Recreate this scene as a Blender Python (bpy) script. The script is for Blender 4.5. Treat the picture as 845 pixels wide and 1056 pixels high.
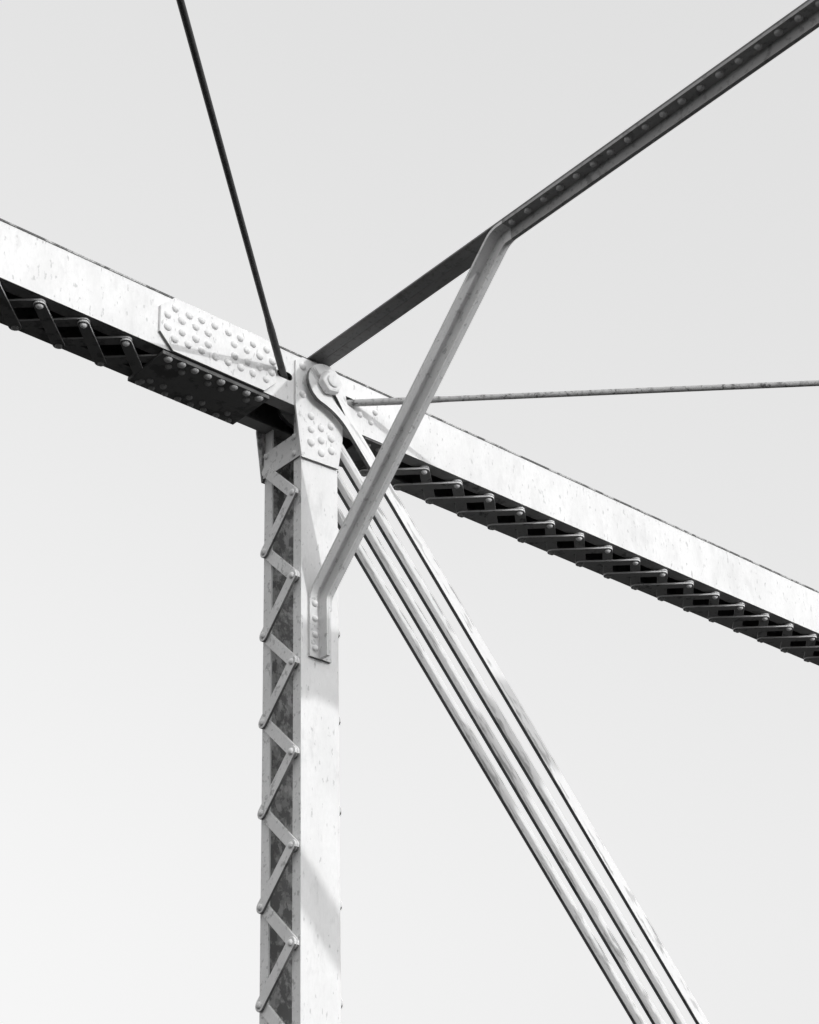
import bpy, bmesh, math, random
from mathutils import Vector, Matrix
random.seed(7)
S = bpy.context.scene
for o in list(bpy.data.objects):
    bpy.data.objects.remove(o)
COL = S.collection

# ------------------------------------------------------------------ camera
cam_d = bpy.data.cameras.new('camera')
cam = bpy.data.objects.new('camera', cam_d); COL.objects.link(cam)
cam_d.sensor_fit = 'HORIZONTAL'; cam_d.sensor_width = 36
cam_d.lens = 36 * 1986.83 / 845          # view camera with a raised front: shift
cam_d.shift_y = 212 / 845
cam_d.clip_start = 0.05; cam_d.clip_end = 5000
yaw, pitch, roll = 0.8479654, 0.40953, -0.0230092
f = Vector((math.cos(yaw)*math.cos(pitch), math.sin(yaw)*math.cos(pitch), math.sin(pitch)))
r = Vector((math.sin(yaw), -math.cos(yaw), 0)); u = r.cross(f)
r2 = math.cos(roll)*r + math.sin(roll)*u; u2 = -math.sin(roll)*r + math.cos(roll)*u
M = Matrix((r2, u2, -f)).transposed().to_4x4(); M.translation = (-5.165658, -6.639351, -5.411958)
cam.matrix_world = M
S.camera = cam

# ------------------------------------------------------------------ light
TO_SUN = Vector((0.180, -1.0, 0.258)).normalized()
el = math.asin(TO_SUN.z)
w = bpy.data.worlds.new('World'); S.world = w; w.use_nodes = True
nt = w.node_tree; bg = nt.nodes['Background']
sky = nt.nodes.new('ShaderNodeTexSky'); sky.sky_type = 'NISHITA'; sky.sun_disc = False
sky.sun_elevation = el; sky.sun_rotation = math.atan2(TO_SUN.x, TO_SUN.y)
sky.air_density = 1.0; sky.dust_density = 6.0; sky.ozone_density = 1.0
bw = nt.nodes.new('ShaderNodeSeparateColor')   # blue-sensitive black-and-white film: only the blue light counts
nt.links.new(sky.outputs[0], bw.inputs[0]); 
veil = nt.nodes.new('ShaderNodeMath'); veil.operation = 'MULTIPLY_ADD'      # thin even high haze over the clear sky
veil.inputs[1].default_value = 1.52; veil.inputs[2].default_value = 6.15
nt.links.new(bw.outputs[2], veil.inputs[0]); nt.links.new(veil.outputs[0], bg.inputs[0])
bg.inputs[1].default_value = 0.15
sun_d = bpy.data.lights.new('sun', 'SUN'); sun_d.energy = 2.0; sun_d.angle = math.radians(0.55)
sun_d.color = (1, 1, 1)
sun = bpy.data.objects.new('sun', sun_d); COL.objects.link(sun)
sun.rotation_euler = TO_SUN.to_track_quat('Z', 'Y').to_euler(); sun.location = TO_SUN*50
S.view_settings.view_transform = 'Standard'; S.view_settings.look = 'None'
S.view_settings.exposure = -0.76; S.view_settings.gamma = 1.0
S.view_settings.use_curve_mapping = False

# ------------------------------------------------------------------ materials
def steel(name, base, rust=0.0, rust_col=0.06, rust_scale=9.0, stretch=(1, 1, 1), speck=0.05, rough=0.55,
          grain=0.10, bump=0.25, rot=0.0, soft=.05):
    m = bpy.data.materials.new(name); m.use_nodes = True
    t = m.node_tree; N = t.nodes; L = t.links; b = N['Principled BSDF']
    b.inputs['Roughness'].default_value = rough
    b.inputs['Specular IOR Level'].default_value = 0.35
    tc = N.new('ShaderNodeTexCoord'); mp = N.new('ShaderNodeMapping')
    m0 = N.new('ShaderNodeMapping'); m0.inputs['Rotation'].default_value = (0, rot, 0)
    L.new(tc.outputs['Object'], m0.inputs[0]); L.new(m0.outputs[0], mp.inputs[0]); mp.inputs['Scale'].default_value = stretch
    def noise(sc, det, rg, src=mp):
        n = N.new('ShaderNodeTexNoise'); n.inputs['Scale'].default_value = sc
        n.inputs['Detail'].default_value = det; n.inputs['Roughness'].default_value = rg
        L.new(src.outputs[0] if src is mp else src.outputs['Object'], n.inputs['Vector']); return n
    def ramp(src, a, bb):
        q = N.new('ShaderNodeMapRange'); q.inputs[1].default_value = a; q.inputs[2].default_value = bb
        L.new(src.outputs[0], q.inputs[0]); return q
    def mix(fac, c1, c2):
        x = N.new('ShaderNodeMix'); x.data_type = 'RGBA'
        L.new(fac.outputs[0], x.inputs[0])
        for i, c in ((6, c1), (7, c2)):
            if isinstance(c, float): x.inputs[i].default_value = (c, c, c, 1)
            else: L.new(c, x.inputs[i])
        return x.outputs[2]
    big = ramp(noise(5, 5, .62), .38, .68)
    col = mix(big, base, base*(1-grain))
    fine = ramp(noise(60, 4, .7), .40, .75)
    f2 = N.new('ShaderNodeMath'); f2.operation = 'MULTIPLY'; f2.inputs[1].default_value = 0.5
    L.new(fine.outputs[0], f2.inputs[0])
    col = mix(f2, col, base*(1-1.6*grain))
    if speck > 0:
        s = ramp(noise(38, 3, .55), .70-speck*.35, .76-speck*.35)
        s2 = N.new('ShaderNodeMath'); s2.operation = 'MULTIPLY'; s2.inputs[1].default_value = .55
        L.new(s.outputs[0], s2.inputs[0])
        col = mix(s2, col, base*.45)
    if rust > 0:
        n1 = ramp(noise(rust_scale, 7, .68), .67-rust*.33-soft*.4, .67-rust*.33+soft)
        col = mix(n1, col, rust_col)
    L.new(col, b.inputs['Base Color'])
    bp = N.new('ShaderNodeBump'); bp.inputs['Strength'].default_value = bump; bp.inputs['Distance'].default_value = .004
    nb = noise(45, 5, .65, tc); L.new(nb.outputs[0], bp.inputs['Height']); L.new(bp.outputs[0], b.inputs['Normal'])
    return m

PAINT = steel('weathered_light_paint', .86, rust=.27, rust_col=.68, rust_scale=6, stretch=(1.2, 1, .5), speck=.22, grain=.12, bump=.12, soft=.13)
PAINT_POST = steel('post_paint', .86, rust=.17, rust_col=.66, rust_scale=9, stretch=(1.3, 1, .45), speck=.16, grain=.10, bump=.12, soft=.12)
POST_IN = steel('post_lacing_paint', .82, rust=.24, rust_col=.45, rust_scale=16, speck=.25, grain=.14, bump=.15)
POST_EDGE = steel('painted_shade_lower_edge', .16, rust=.3, rust_col=.08, rust_scale=16, speck=.2, bump=.1)  # dark tone painted on down-facing edges in place of shade
POST_RUST = steel('rust_mottled_inner_web', .62, rust=.58, rust_col=.22, rust_scale=20, stretch=(1, 1, .7), speck=.6, grain=.25)
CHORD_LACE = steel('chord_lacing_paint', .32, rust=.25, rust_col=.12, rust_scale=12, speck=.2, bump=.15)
CHORD_IN = steel('dirt_and_shade_chord_inside', .14, rust=.4, rust_col=.07, rust_scale=12, speck=.2, bump=.15)  # dirt plus the shade of the box interior, both put into the colour
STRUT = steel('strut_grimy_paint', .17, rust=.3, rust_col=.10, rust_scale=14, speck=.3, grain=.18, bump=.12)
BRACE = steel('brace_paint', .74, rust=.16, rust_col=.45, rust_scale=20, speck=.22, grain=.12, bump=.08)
STRUT_RUN = steel('strut_angle_dark_paint', .40, rust=.25, rust_col=.22, rust_scale=18, speck=.3, grain=.15, bump=.1)  # darker tone than the brace that laps onto it
EDGE_RUST = steel('rusty_cover_edge', .50, rust=.62, rust_col=.10, rust_scale=10, speck=.5)
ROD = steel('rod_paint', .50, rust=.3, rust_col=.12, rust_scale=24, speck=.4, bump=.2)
ROD_SHADE = steel('shaded_rusty_rod', .07, rust=.3, rust_col=.03, rust_scale=18, speck=.3, bump=.1)  # shade of the left rod's unlit side put into its colour, over rust
EYEB = steel('eyebar_paint', .88, rust=.26, rust_col=.42, rust_scale=16, stretch=(.16, 1, 1), speck=.34, grain=.08, bump=.04, rot=-math.atan(1.155), soft=.05)
EYEB_EDGE = steel('dark_eyebar_edge', .17, rust=.4, rust_col=.09, rust_scale=12, speck=.3, bump=.1)
RIVET = steel('rivet_paint', .86, rust=.10, rust_col=.5, rust_scale=22, speck=.1, bump=.05)
RIVET_MID = steel('dull_rivet_paint', .55, rust=.2, rust_col=.25, rust_scale=22, speck=.2, bump=.08)

def plain(name, c, rough=.8, sc=2.0):
    m = bpy.data.materials.new(name); m.use_nodes = True
    t = m.node_tree; b = t.nodes['Principled BSDF']; b.inputs['Roughness'].default_value = rough
    n = t.nodes.new('ShaderNodeTexNoise'); n.inputs['Scale'].default_value = sc; n.inputs['Detail'].default_value = 6
    mr = t.nodes.new('ShaderNodeMapRange'); mr.inputs[3].default_value = c*.7; mr.inputs[4].default_value = c*1.3
    tc = t.nodes.new('ShaderNodeTexCoord'); t.links.new(tc.outputs['Object'], n.inputs['Vector'])
    t.links.new(n.outputs[0], mr.inputs[0]); t.links.new(mr.outputs[0], b.inputs['Base Color'])
    return m
PLANK = plain('dark_deck_planks', .025); WATER = plain('dark_river_bed_water', .018, .5, .2)

# ------------------------------------------------------------------ mesh helpers
class MB:
    def __init__(s): s.v = []; s.f = []; s.sm = []
    def add(s, vs, fs, smooth=False):
        o = len(s.v); s.v += [Vector(p) for p in vs]
        for q in fs: s.f.append([o+i for i in q]); s.sm.append(smooth)
    def box(s, x0, x1, y0, y1, z0, z1):
        s.prism([(x0, y0), (x1, y0), (x1, y1), (x0, y1)], lambda a, b, h: (a, b, h), z0, z1)
    def prism(s, poly, place, h0, h1, smooth=False):
        n = len(poly)
        vs = [place(a, b, h0) for a, b in poly] + [place(a, b, h1) for a, b in poly]
        fs = [list(range(n))[::-1], [n+i for i in range(n)]]
        fs += [[i, (i+1) % n, n+(i+1) % n, n+i] for i in range(n)]
        s.add(vs, fs, smooth)
    def tube(s, path, radii, n=16):
        path = [Vector(p) for p in path]; vs = []; fs = []
        d = (path[-1]-path[0]).normalized(); a = d.orthogonal().normalized(); b = d.cross(a)
        for p, R in zip(path, radii):
            vs += [p + R*(math.cos(2*math.pi*i/n)*a + math.sin(2*math.pi*i/n)*b) for i in range(n)]
        for k in range(len(path)-1):
            fs += [[k*n+i, k*n+(i+1) % n, (k+1)*n+(i+1) % n, (k+1)*n+i] for i in range(n)]
        s.add(vs, fs, True)
        L = len(path)-1
        s.add([vs[i] for i in range(n)], [list(range(n))[::-1]]); s.add([vs[L*n+i] for i in range(n)], [list(range(n))])
    def mesh(s, name, origin):
        me = bpy.data.meshes.new(name)
        me.from_pydata([tuple(p-Vector(origin)) for p in s.v], [], s.f)
        bm = bmesh.new(); bm.from_mesh(me); bmesh.ops.remove_doubles(bm, verts=bm.verts, dist=1e-5)
        bmesh.ops.recalc_face_normals(bm, faces=bm.faces)
        for fc in bm.faces: fc.smooth = False
        bm.to_mesh(me); bm.free()
        if any(s.sm):
            me.polygons.foreach_set('use_smooth', [True]*len(me.polygons))
            me.set_sharp_from_angle(angle=math.radians(40))
        return me

def XZ(a, b, h): return (a, h, b)            # polygon in the truss plane, extruded across it
def YZ(a, b, h): return (h, a, b)            # polygon across the bridge, extruded along it
def XY(a, b, h): return (a, b, h)

def thing(name, label, cat, loc, group=None):
    o = bpy.data.objects.new(name, None); COL.objects.link(o); o.location = loc; o.empty_display_size = .2
    o['label'] = label; o['category'] = cat
    if group: o['group'] = group
    return o
def origin_of(o):
    p = Vector((0, 0, 0))
    while o: p += Vector(o.location); o = o.parent
    return p
def part(name, mb, mat, parent, bevel=0.0, cutters=()):
    org = origin_of(parent)
    me = mb.mesh(name, org); me.materials.append(mat)
    o = bpy.data.objects.new(name, me); COL.objects.link(o)
    if cutters:
        tmp = []
        for c in cutters:
            cm = c.mesh('cutter', org); co = bpy.data.objects.new('cutter', cm); COL.objects.link(co); tmp.append(co)
            md = o.modifiers.new('hole', 'BOOLEAN'); md.operation = 'DIFFERENCE'; md.object = co; md.solver = 'EXACT'
        bpy.context.view_layer.update()
        ev = o.evaluated_get(bpy.context.evaluated_depsgraph_get())
        nm = bpy.data.meshes.new_from_object(ev); o.modifiers.clear(); o.data = nm; bpy.data.meshes.remove(me)
        nm.name = name
        for co in tmp:
            cm = co.data; bpy.data.objects.remove(co); bpy.data.meshes.remove(cm)
    if bevel:
        md = o.modifiers.new('worn_edge', 'BEVEL'); md.width = bevel; md.segments = 2; md.limit_method = 'ANGLE'
        md.angle_limit = math.radians(50)
    o.parent = parent
    return o

def shade_lower(o, flat=False):                                # down-facing edges take a dark material as painted shade
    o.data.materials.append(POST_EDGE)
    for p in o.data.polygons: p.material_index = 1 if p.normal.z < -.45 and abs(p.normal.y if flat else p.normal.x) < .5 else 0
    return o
def rivet_mesh(R, H):
    b = MB(); n = 18; rings = 5; vs = []; fs = []
    for k in range(rings):
        t = (math.pi/2)*k/rings
        vs += [(R*math.cos(t)*math.cos(2*math.pi*i/n), R*math.cos(t)*math.sin(2*math.pi*i/n), H*math.sin(t)) for i in range(n)]
    for k in range(rings-1):
        fs += [[k*n+i, k*n+(i+1) % n, (k+1)*n+(i+1) % n, (k+1)*n+i] for i in range(n)]
    vs.append((0, 0, H)); fs += [[(rings-1)*n+i, (rings-1)*n+(i+1) % n, rings*n] for i in range(n)]
    b.add(vs, fs, True)
    me = b.mesh('rivet', (0, 0, 0)); me.polygons.foreach_set('use_smooth', [True]*len(me.polygons))
    me.materials.append(RIVET); return me
RV_BIG = rivet_mesh(.0212, .0150); RV = rivet_mesh(.0175, .014)
RV_DARK = RV.copy(); RV_DARK.materials.clear(); RV_DARK.materials.append(CHORD_LACE)
RV_BATTEN = RV_BIG.copy(); RV_BATTEN.materials.clear(); RV_BATTEN.materials.append(RIVET_MID)
RV_MID = RV.copy(); RV_MID.materials.clear(); RV_MID.materials.append(RIVET)
RV_POST = RV.copy(); RV_POST.materials.clear(); RV_POST.materials.append(POST_IN)
RV_STRUT = RV.copy(); RV_STRUT.materials.clear(); RV_STRUT.materials.append(RIVET_MID)
def rivet(p, n, parent, me=None):
    o = bpy.data.objects.new('rivet', me or RV); COL.objects.link(o)
    j = random.uniform(.94, 1.06)
    o.location = Vector(p) - origin_of(parent); o.scale = (j, j, random.uniform(.9, 1.1))
    o.rotation_euler = Vector(n).to_track_quat('Z', 'Y').to_euler(); o.parent = parent
    return o

def bar_poly(p, q, wd, n=8):
    """flat bar with rounded ends between two rivets, as a 2-D outline"""
    p = Vector(p); q = Vector(q); d = (q-p).normalized(); nn = Vector((-d.y, d.x)); R = wd/2
    out = [q + R*(math.sin(math.pi*i/n)*d - math.cos(math.pi*i/n)*nn) for i in range(n+1)]
    out += [p + R*(-math.sin(math.pi*i/n)*d + math.cos(math.pi*i/n)*nn) for i in range(n+1)]
    return [(a.x, a.y) for a in out]

def channel_x(x0, x1, sgn, c=.1532, z0=-.1539, z1=.1460, t=.012, fl=.075):
    """channel lying along the bridge, web outside, flanges turned in"""
    b = MB(); y = lambda v: sgn*v
    pl = [(y(c), z0), (y(c), z1), (y(c-fl), z1), (y(c-fl), z1-t), (y(c-t), z1-t), (y(c-t), z0+t), (y(c-fl), z0+t), (y(c-fl), z0)]
    b.prism(pl, YZ, x0, x1); return b

# ------------------------------------------------------------------ setting
def struct(name, mb, mat):
    me = mb.mesh(name, (0, 0, 0)); me.materials.append(mat)
    o = bpy.data.objects.new(name, me); COL.objects.link(o); o['kind'] = 'structure'; return o
YO = -6.05                                   # the opposite truss
PAN = 6.45                                   # panel length
DK = -7.02
b = MB(); b.add([(-3000, -3000, -13), (3000, -3000, -13), (3000, 3000, -13), (-3000, 3000, -13)], [[0, 1, 2, 3]])
struct('river', b, WATER)
b = MB(); b.box(-14, 14, YO+.35, -.35, DK-.15, DK); struct('bridge_deck', b, PLANK)
b = MB(); b.box(-14, 14, YO-1.7, YO-.32, DK-.12, DK+.02); struct('walkway', b, PLANK)

# ------------------------------------------------------------------ top chord, two riveted sections
SPL = -.645
def slot_cut(xc, zc, ln, ht, y0, y1):
    c = MB(); c.prism(bar_poly((xc-ln/2+ht/2, zc), (xc+ln/2-ht/2, zc), ht), XZ, y0, y1); return c
ZB = -.1539
def chord_lacing(t, xs, outer, mat, edge, y=.108, pitch=.2325, xlo=-99, xhi=99):
    # double lacing on the open underside: bars cross from every rivet to both neighbours opposite
    for x in xs:
        for kind in ('fwd', 'back'):
            x2 = x + (pitch if kind == 'fwd' else -pitch)
            if not (xlo <= x2 <= xhi): continue
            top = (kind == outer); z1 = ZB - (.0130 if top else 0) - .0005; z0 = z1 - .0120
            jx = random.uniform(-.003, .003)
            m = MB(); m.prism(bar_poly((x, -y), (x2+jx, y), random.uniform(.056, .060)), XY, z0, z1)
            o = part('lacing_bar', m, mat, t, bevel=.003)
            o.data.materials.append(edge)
            for p in o.data.polygons: p.material_index = 1 if abs(p.normal.z) < .5 else 0  # paler edge material stands in for sun catching the bar sides
            if top:
                rivet((x, -y, z0), (0, 0, -1), o, RV_MID); rivet((x2, y, z0), (0, 0, -1), o, RV_DARK)  # near rivets pale, far ones dark: sun and shade put into their colour

t = thing('top_chord', 'left section of the pale riveted top chord, ending under the long plate studded with rivets', 'chord beam', (-3.4, 0, ZB),
          'sections of the top chord')
LEFT = t
part('channel', channel_x(-PAN, SPL-.002, -1), PAINT, t)
part('channel', channel_x(-PAN, SPL-.002, 1), PAINT, t)
m = MB(); m.box(-PAN, SPL-.002, -.1575, .1575, .1465, .1560); part('cover_plate', m, EDGE_RUST, t)
xs = [-.8905-.2325*i for i in range(0, 23)]
chord_lacing(t, xs, 'fwd', CHORD_IN, RIVET_MID, xhi=-.89)

t = thing('top_chord', 'right section of the pale top chord, running from the post down to the right edge', 'chord beam', (3, 0, ZB),
          'sections of the top chord')
RIGHT = t
cuts = [slot_cut(-.222, .0, .095, .044, -.2, -.1), slot_cut(.192, .014, .085, .044, -.2, -.1)]
part('channel', channel_x(SPL+.002, PAN, -1), PAINT, t, cutters=cuts)
part('channel', channel_x(SPL+.002, PAN, 1), PAINT, t)
m = MB(); m.box(SPL+.002, PAN, -.1575, .1575, .1465, .1560); part('cover_plate', m, EDGE_RUST, t)
xs = [.739+.2325*i for i in range(0, 24)]
chord_lacing(t, xs, 'back', CHORD_LACE, RIVET, xhi=PAN)
m = MB(); m.box(.30, .472, -.150, .150, ZB-.0115, ZB-.0005); tp = part('tie_plate', m, CHORD_IN, t, bevel=.003)
for x in (.349, .424):
    for y in (-.11, .11): rivet((x, y, ZB-.0115), (0, 0, -1), tp, RV_DARK)
# splice plate with its clipped corners and staggered rivets
SY0, SY1 = -.1535, -.1705
m = MB(); m.prism([(-.977, .072), (-.977, -.076), (-.900, -.158), (-.358, -.158), (-.288, -.085), (-.288, .1455), (-.900, .1455)], XZ, SY1, SY0)
sp = shade_lower(part('splice_plate', m, PAINT, t, bevel=.002), True)
for z, row in ((.083, [-.896, -.817, -.742, -.665, -.584, -.509, -.432, -.352]), (.029, [-.936, -.855, -.773, -.700, -.546, -.468, -.391, -.315]),
               (-.037, [-.935, -.855, -.776, -.699, -.545, -.467, -.390, -.318]), (-.087, [-.895, -.817, -.740, -.660, -.583, -.508, -.430, -.352])):
    for x in row: rivet((x+random.uniform(-.003, .003), SY1, z+random.uniform(-.003, .003)), (0, -1, 0), sp, RV_BIG)
m = MB(); m.prism([(-.977, .072), (-.977, -.076), (-.900, -.158), (-.358, -.158), (-.288, -.085), (-.288, .1455), (-.900, .1455)], XZ, -SY0, -SY1)
part('splice_plate', m, PAINT, t, bevel=.002)
m = MB(); m.box(-.945, -.315, -.1525, .1525, ZB-.0275, ZB-.006); tp = part('batten_plate', m, CHORD_IN, t, bevel=.003)
for i in range(8):
    for y in (-.127, .127):
        rivet((-.898+.0767*i, y, ZB-.0275), (0, 0, -1), tp, RV_BATTEN if y < 0 else RV_DARK)  # sunlit near row and shaded far row imitated by rivet colour
        if i not in (2, 5, 7): rivet((-.898+.0767*i+.035, -y*.62, ZB-.0275), (0, 0, -1), tp, RV_DARK)
# a few rivets of the inner connection right of the pin
for x, z in ((.112, .080), (.262, -.040), (.335, -.058), (.365, .012)):
    rivet((x, -.1535 if x > .15 else -.1665, z), (0, -1, 0), t, RV)

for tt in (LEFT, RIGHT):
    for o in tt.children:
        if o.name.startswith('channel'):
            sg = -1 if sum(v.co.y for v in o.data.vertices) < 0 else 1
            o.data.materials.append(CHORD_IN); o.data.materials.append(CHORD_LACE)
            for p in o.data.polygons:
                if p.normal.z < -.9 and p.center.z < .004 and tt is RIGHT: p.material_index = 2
                elif not (p.normal.y*sg > .5 and abs(p.center.y) > .15): p.material_index = 1  # inner faces darkened to imitate the unlit interior
# ------------------------------------------------------------------ vertical post
PW, PD = .1147, .150
PZ0, PZ1 = -7.4, -.1585
def make_post(yc, label, detail=True):
    t = thing('vertical_post', label, 'post', (0, yc, PZ0), 'vertical posts of the bridge')
    for sg in (-1, 1):
        m = MB(); y = lambda v: yc+sg*v
        pl = [(-PW, y(PD)), (PW, y(PD)), (PW, y(PD-.062)), (PW-.011, y(PD-.062)), (PW-.011, y(PD-.011)), (-PW+.011, y(PD-.011)), (-PW+.011, y(PD-.062)), (-PW, y(PD-.062))]
        m.prism(pl, XY, PZ0, PZ1); o = part('channel', m, PAINT_POST if detail else PAINT, t, bevel=.002)
        o.data.materials.append(POST_RUST); o.data.materials.append(POST_IN)
        for p in o.data.polygons:
            if p.normal.y*sg < -.5 and abs(p.center.y-sg*(PD-.011)) < .004: p.material_index = 1
            elif abs(p.normal.x) > .5: p.material_index = 2
        m = MB(); a, bb = y(.1542), y(.1665)
        m.prism([(-.163, .108), (-.162, -.161), (-.125, -.441), (.108, -.428), (.137, -.254), (.140, .12), (.06, .142), (-.12, .142)], XZ, min(a, bb), max(a, bb))
        g = shade_lower(part('gusset_plate', m, PAINT if sg < 0 else POST_RUST, t, bevel=.002), True)  # far gusset gets the darker inner-web material
        if sg < 0 and detail:
            for x, z in ((-.067, -.188), (-.067, -.265), (-.003, -.233), (.060, -.198), (-.068, -.340), (-.003, -.304), (.062, -.268), (-.003, -.377), (.062, -.341),
                         (-.120, .085), (-.120, -.081)):
                rivet((x, bb, z), (0, -1, 0), g, RV_BIG)
    for sx in (-1, 1):
        X = sx*PW
        def slab(poly, o, th): 
            m = MB(); a, bb = X+sx*o, X+sx*(o+th); m.prism(poly, YZ, min(a, bb), max(a, bb)); return m
        zt0, zb0 = -.282, -.428
        m = slab([(yc-.146, zt0), (yc+.146, zt0), (yc+.152, zb0), (yc-.150, zb0)], .0005, .010)
        bt = shade_lower(part('batten_plate', m, POST_IN, t, bevel=.003))
        for y, z in ((-.108, -.301), (-.108, -.398), (.122, -.308)):
            rivet((X+sx*.0105, yc+y, z), (sx, 0, 0), bt, RV_POST)
        pit = .4583; z0 = -.6286; i = 0
        last = (.114, -.400)
        s = 1 if sx < 0 else -1
        while True:
            zR = z0 - pit*i; zL = zR - .235
            if zL < PZ0+.1: break
            k = 1 if sx < 0 else .62
            m = slab(bar_poly((yc+s*last[0], last[1]), (yc-s*.114, zR), .060), .0005 if i else .0110, .0130*k)
            shade_lower(part('lacing_bar', m, POST_IN, t, bevel=.003))
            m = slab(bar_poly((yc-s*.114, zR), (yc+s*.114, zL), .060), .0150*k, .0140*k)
            o = shade_lower(part('lacing_bar', m, POST_IN, t, bevel=.003))
            if detail or True:
                rivet((X+sx*.029*k, yc-s*.114, zR), (sx, 0, 0), o, RV_POST); rivet((X+sx*.029*k, yc+s*.114, zL), (sx, 0, 0), o, RV_POST)
            last = (.114, zL); i += 1
    return t
POST = make_post(0, 'pale vertical post with zigzag lacing on its shaded side and sunlit web')

# ------------------------------------------------------------------ diagonal eyebars
EW, ET = .071, .022
SL = math.atan(1.155)
EL = PAN/math.cos(SL)
def eyebar_outline(L, wd, R):
    out = []; h = wd/2; a0 = math.asin(h/R); 
    neck = R*2.1
    def head(cx, s):
        pts = []
        k0 = math.radians(48)
        n = 20
        for i in range(n+1):
            an = k0 + (2*math.pi-2*k0)*i/n
            pts.append((cx + s*R*math.cos(an), s*R*math.sin(an)))
        return pts
    hd = head(0, 1)                      # starts above the neck, runs round the far side
    # neck curve from head tangent to the bar edge
    def blend(p, s, cx, flip):
        res = []
        for i in range(1, 9):
            q = i/8; x = R*math.cos(math.radians(48)) + (neck-R*math.cos(math.radians(48)))*q
            y0 = R*math.sin(math.radians(48)); y = h + (y0-h)*(1-q)**2
            res.append((x, y))
        return res
    bl = blend(None, 1, 0, False)
    low = [(x, -y) for x, y in bl]; up = bl
    pts = []
    pts += [(x, y) for x, y in reversed(up)] + hd + low
    far = [(L-x, -y) for x, y in reversed(up)] + [(L-x, -y) for x, y in hd] + [(L-x, y) for x, y in up]
    return pts + far
def eyebar(yt, yb, label, yc0=0):
    t = thing('eyebar', label, 'eyebar', (0, yt, 0), 'diagonal eyebars')
    d = Vector((math.cos(SL), 0, -math.sin(SL))); n = Vector((math.sin(SL), 0, math.cos(SL)))
    def place(a, b, h):
        p = d*a + n*b; y = yt + (yb-yt)*(a/EL)
        return (p.x, y+h, p.z)
    m = MB(); m.prism(eyebar_outline(EL, EW, .118), place, 0, ET)
    c = MB(); c.prism([(.045, -.017), (.085, -.015), (.130, -.009), (.178, -.001), (.178, .001), (.130, .009), (.085, .015), (.045, .017)], place, -.02, ET+.02)
    o = part('bar', m, EYEB, t, bevel=.003, cutters=[c])
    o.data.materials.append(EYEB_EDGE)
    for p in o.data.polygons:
        if abs(p.normal.y) < .5: p.material_index = 1  # side faces darker than front and back
    return t
eyebar(-.2140, -.2130, 'nearest diagonal eyebar, its rounded head under the pin nut before the gusset plate')
eyebar(-.0700, -.0930, 'second diagonal eyebar, leaving the chord just behind the frontmost bar')
eyebar(.0460, .0640, 'third diagonal eyebar, between the second bar and the lowest one')
eyebar(.1690, .1720, 'farthest and lowest of the diagonal eyebars, streaked with grey rust')

t = thing('pin', 'thick bridge pin with a round-faced nut at the top of the post', 'pin', (0, 0, 0))
m = MB(); m.tube([(0, -.228, 0), (0, .23, 0)], [.040, .040], 24); part('shaft', m, PAINT, t)
m = MB(); m.prism([(.068*math.cos(math.pi/3*i+.2), .068*math.sin(math.pi/3*i+.2)) for i in range(6)], XZ, -.262, -.2155); part('nut', m, PAINT, t, bevel=.013)
m = MB(); m.tube([(0, -.2625, 0), (0, -.2715, 0), (0, -.2745, 0)], [.036, .036, .031], 28); part('pin_end', m, PAINT, t)
m = MB(); m.prism([(.068*math.cos(math.pi/3*i), .068*math.sin(math.pi/3*i)) for i in range(6)], XZ, .20, .245); part('nut', m, PAINT, t, bevel=.008)

# ------------------------------------------------------------------ cross strut and knee brace
XM, HW = -.0080, .0650
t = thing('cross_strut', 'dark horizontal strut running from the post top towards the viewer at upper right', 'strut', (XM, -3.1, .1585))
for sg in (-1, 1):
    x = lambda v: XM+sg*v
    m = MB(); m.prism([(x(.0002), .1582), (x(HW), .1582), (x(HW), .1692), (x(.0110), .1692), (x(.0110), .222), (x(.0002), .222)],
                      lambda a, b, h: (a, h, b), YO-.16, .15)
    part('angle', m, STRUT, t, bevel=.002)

STRUT_T = t
ZS = .1578
LAP = .080                                   # the braces lap this far past the bend
FULL = [(-.1505, -1.512), (-.1505, -1.176), (-1.500, ZS), (YO+1.500, ZS), (YO+.1505, -1.176), (YO+.1505, -1.512)]
def offset(path, d):
    P = [Vector(p) for p in path]; out = []
    for i, p in enumerate(P):
        ns = []
        if i > 0: e = (P[i]-P[i-1]).normalized(); ns.append(Vector((-e.y, e.x)))
        if i < len(P)-1: e = (P[i+1]-P[i]).normalized(); ns.append(Vector((-e.y, e.x)))
        if len(ns) == 1: out.append(p + d*ns[0])
        else:
            bs = (ns[0]+ns[1]).normalized(); out.append(p + bs*(d/bs.dot(ns[0])))
    return out
def soften(path, R=.05, n=5):
    if len(path) > 6: return [Vector(p) for p in path]
    P = [Vector(p) for p in path]; out = [P[0]]
    for i in range(1, len(P)-1):
        a = (P[i-1]-P[i]).normalized(); bq = (P[i+1]-P[i]).normalized()
        p0 = P[i]+a*R; p1 = P[i]+bq*R
        for k in range(n+1):
            q = k/n; out.append((1-q)**2*p0 + 2*q*(1-q)*P[i] + q*q*p1)
    return out+[P[-1]]
def sweep(spath, x0, x1, d0, d1):
    m = MB(); A = offset(spath, d0); B = offset(spath, d1); n = len(A); vs = []
    for a, bq in zip(A, B):
        vs += [(x0, a.x, a.y), (x1, a.x, a.y), (x1, bq.x, bq.y), (x0, bq.x, bq.y)]
    fs = [[0, 1, 2, 3], [4*n-4, 4*n-1, 4*n-2, 4*n-3]]
    for i in range(n-1):
        for k in range(4):
            fs.append([4*i+k, 4*i+(k+1) % 4, 4*i+4+(k+1) % 4, 4*i+4+k])
    m.add(vs, fs); return m
FT, SD = .0150, .074
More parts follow.
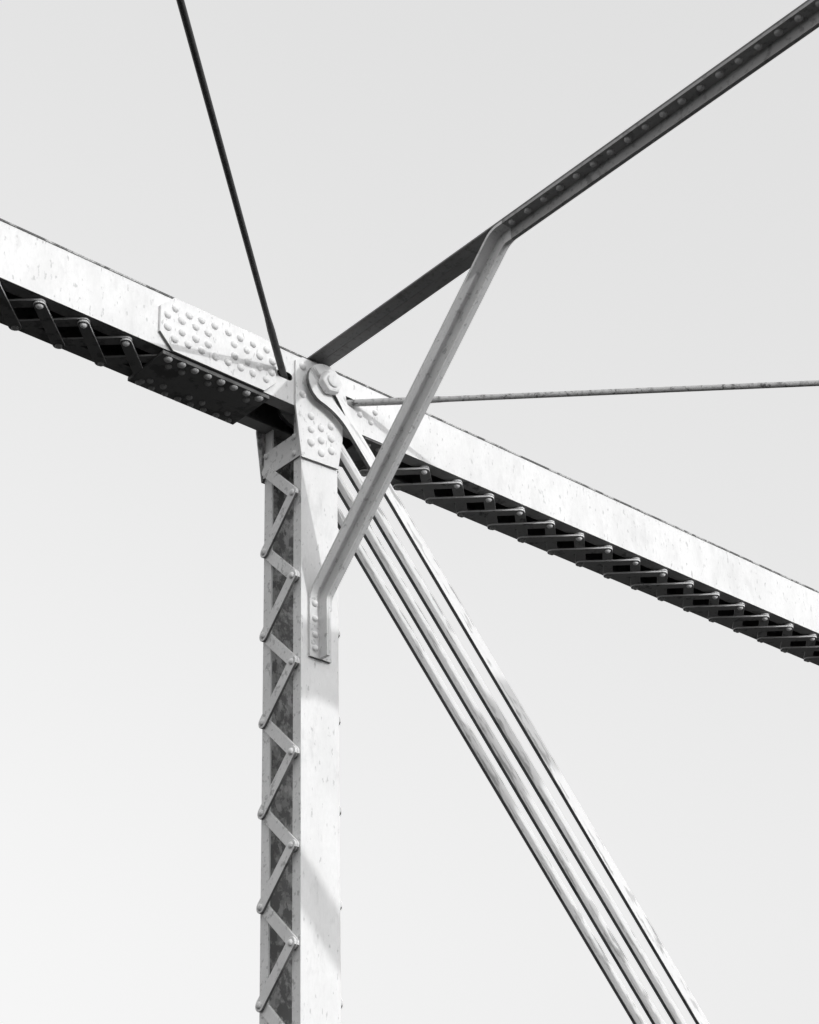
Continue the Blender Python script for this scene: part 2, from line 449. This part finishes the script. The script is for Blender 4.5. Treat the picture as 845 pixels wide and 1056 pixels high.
def tee(path, mat, t):
    first = None; sp = soften(path)
    for sg in (-1, 1):
        m = sweep(sp, XM+sg*.0006, XM+sg*HW, 0, FT)
        q = sweep(sp, XM+sg*.0006, XM+sg*.0098, FT-.0001, SD); m.add(q.v, q.f)
        o = part('angle', m, mat, t)
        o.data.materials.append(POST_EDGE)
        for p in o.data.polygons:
            if p.normal.z < -.95 and p.center.z < .01 and len(path) == 4 and abs(abs(p.center.y) - .007) < .012: p.material_index = 1   # lower ends darkened in place of the shade underneath
        first = first or o
    return first
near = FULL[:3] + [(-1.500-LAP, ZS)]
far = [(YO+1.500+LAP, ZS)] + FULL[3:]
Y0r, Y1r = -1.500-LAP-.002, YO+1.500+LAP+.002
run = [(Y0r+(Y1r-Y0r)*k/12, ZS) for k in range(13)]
t = thing('knee_brace', 'slanting grey knee brace bent between the post face and the dark strut', 'brace', (XM, -.15, -1.51), 'knee braces')
fl = tee(near, BRACE, t)
for z in (-1.228, -1.308, -1.392, -1.465):
    for sx in (-1, 1): rivet((XM+sx*.036, -.1505-FT, z), (0, -1, 0), fl, RV)
t = thing('knee_brace', 'opposite knee brace, out of the picture beyond the upper right corner', 'brace', (XM, YO+.15, -1.51), 'knee braces')
tee(far, BRACE, t)
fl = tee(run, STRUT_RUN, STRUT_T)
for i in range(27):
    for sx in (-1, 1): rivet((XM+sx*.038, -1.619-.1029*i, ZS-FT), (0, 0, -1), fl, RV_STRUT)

# ------------------------------------------------------------------ lateral rods in the top plane
def rod(p, q, label, mat, name='lateral_rod'):
    t = thing(name, label, 'rod', p, 'lateral bracing rods')
    p = Vector(p); q = Vector(q); L = (q-p).length; d = (q-p)/L
    ss = [0, .50, .62, L-.62, L-.5, L]; rr = [.0180, .0190, .0150, .0150, .0190, .0180]
    m = MB(); m.tube([p+d*s for s in ss], rr, 18); part('bar', m, mat, t)
    return t
rod((-.235+.095, -.155+.090, 0), (-.235-1.045*6.05, -.155-6.05, 0), 'thin dark rod rising to the upper left from a slot in the chord', ROD_SHADE)
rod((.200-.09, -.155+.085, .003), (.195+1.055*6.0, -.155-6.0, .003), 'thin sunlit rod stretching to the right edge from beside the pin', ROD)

# ------------------------------------------------------------------ opposite truss, beside and above the camera: its chord and diagonals throw the soft shadows on the post
def copy_tree(o, dy, parent=None):
    c = o.copy(); COL.objects.link(c)
    if parent: c.parent = parent
    else: c.location.y += dy
    for ch in list(o.children): copy_tree(ch, dy, c)
    return c
OPP = []
for src, lab in ((LEFT, 'left section of the opposite top chord, overhead and out of the picture'), (RIGHT, 'right section of the opposite top chord, overhead and out of the picture')):
    c = copy_tree(src, YO); c['label'] = lab; OPP.append(c)
make_post(YO, 'opposite laced post, out of the picture to the right', False)
for k, yy in enumerate((-.2140, -.0700, .0460, .1690)):
    eyebar(YO+yy, YO+yy, 'opposite truss eyebar out of the picture, number %s from the road' % ['four', 'three', 'two', 'one'][k])
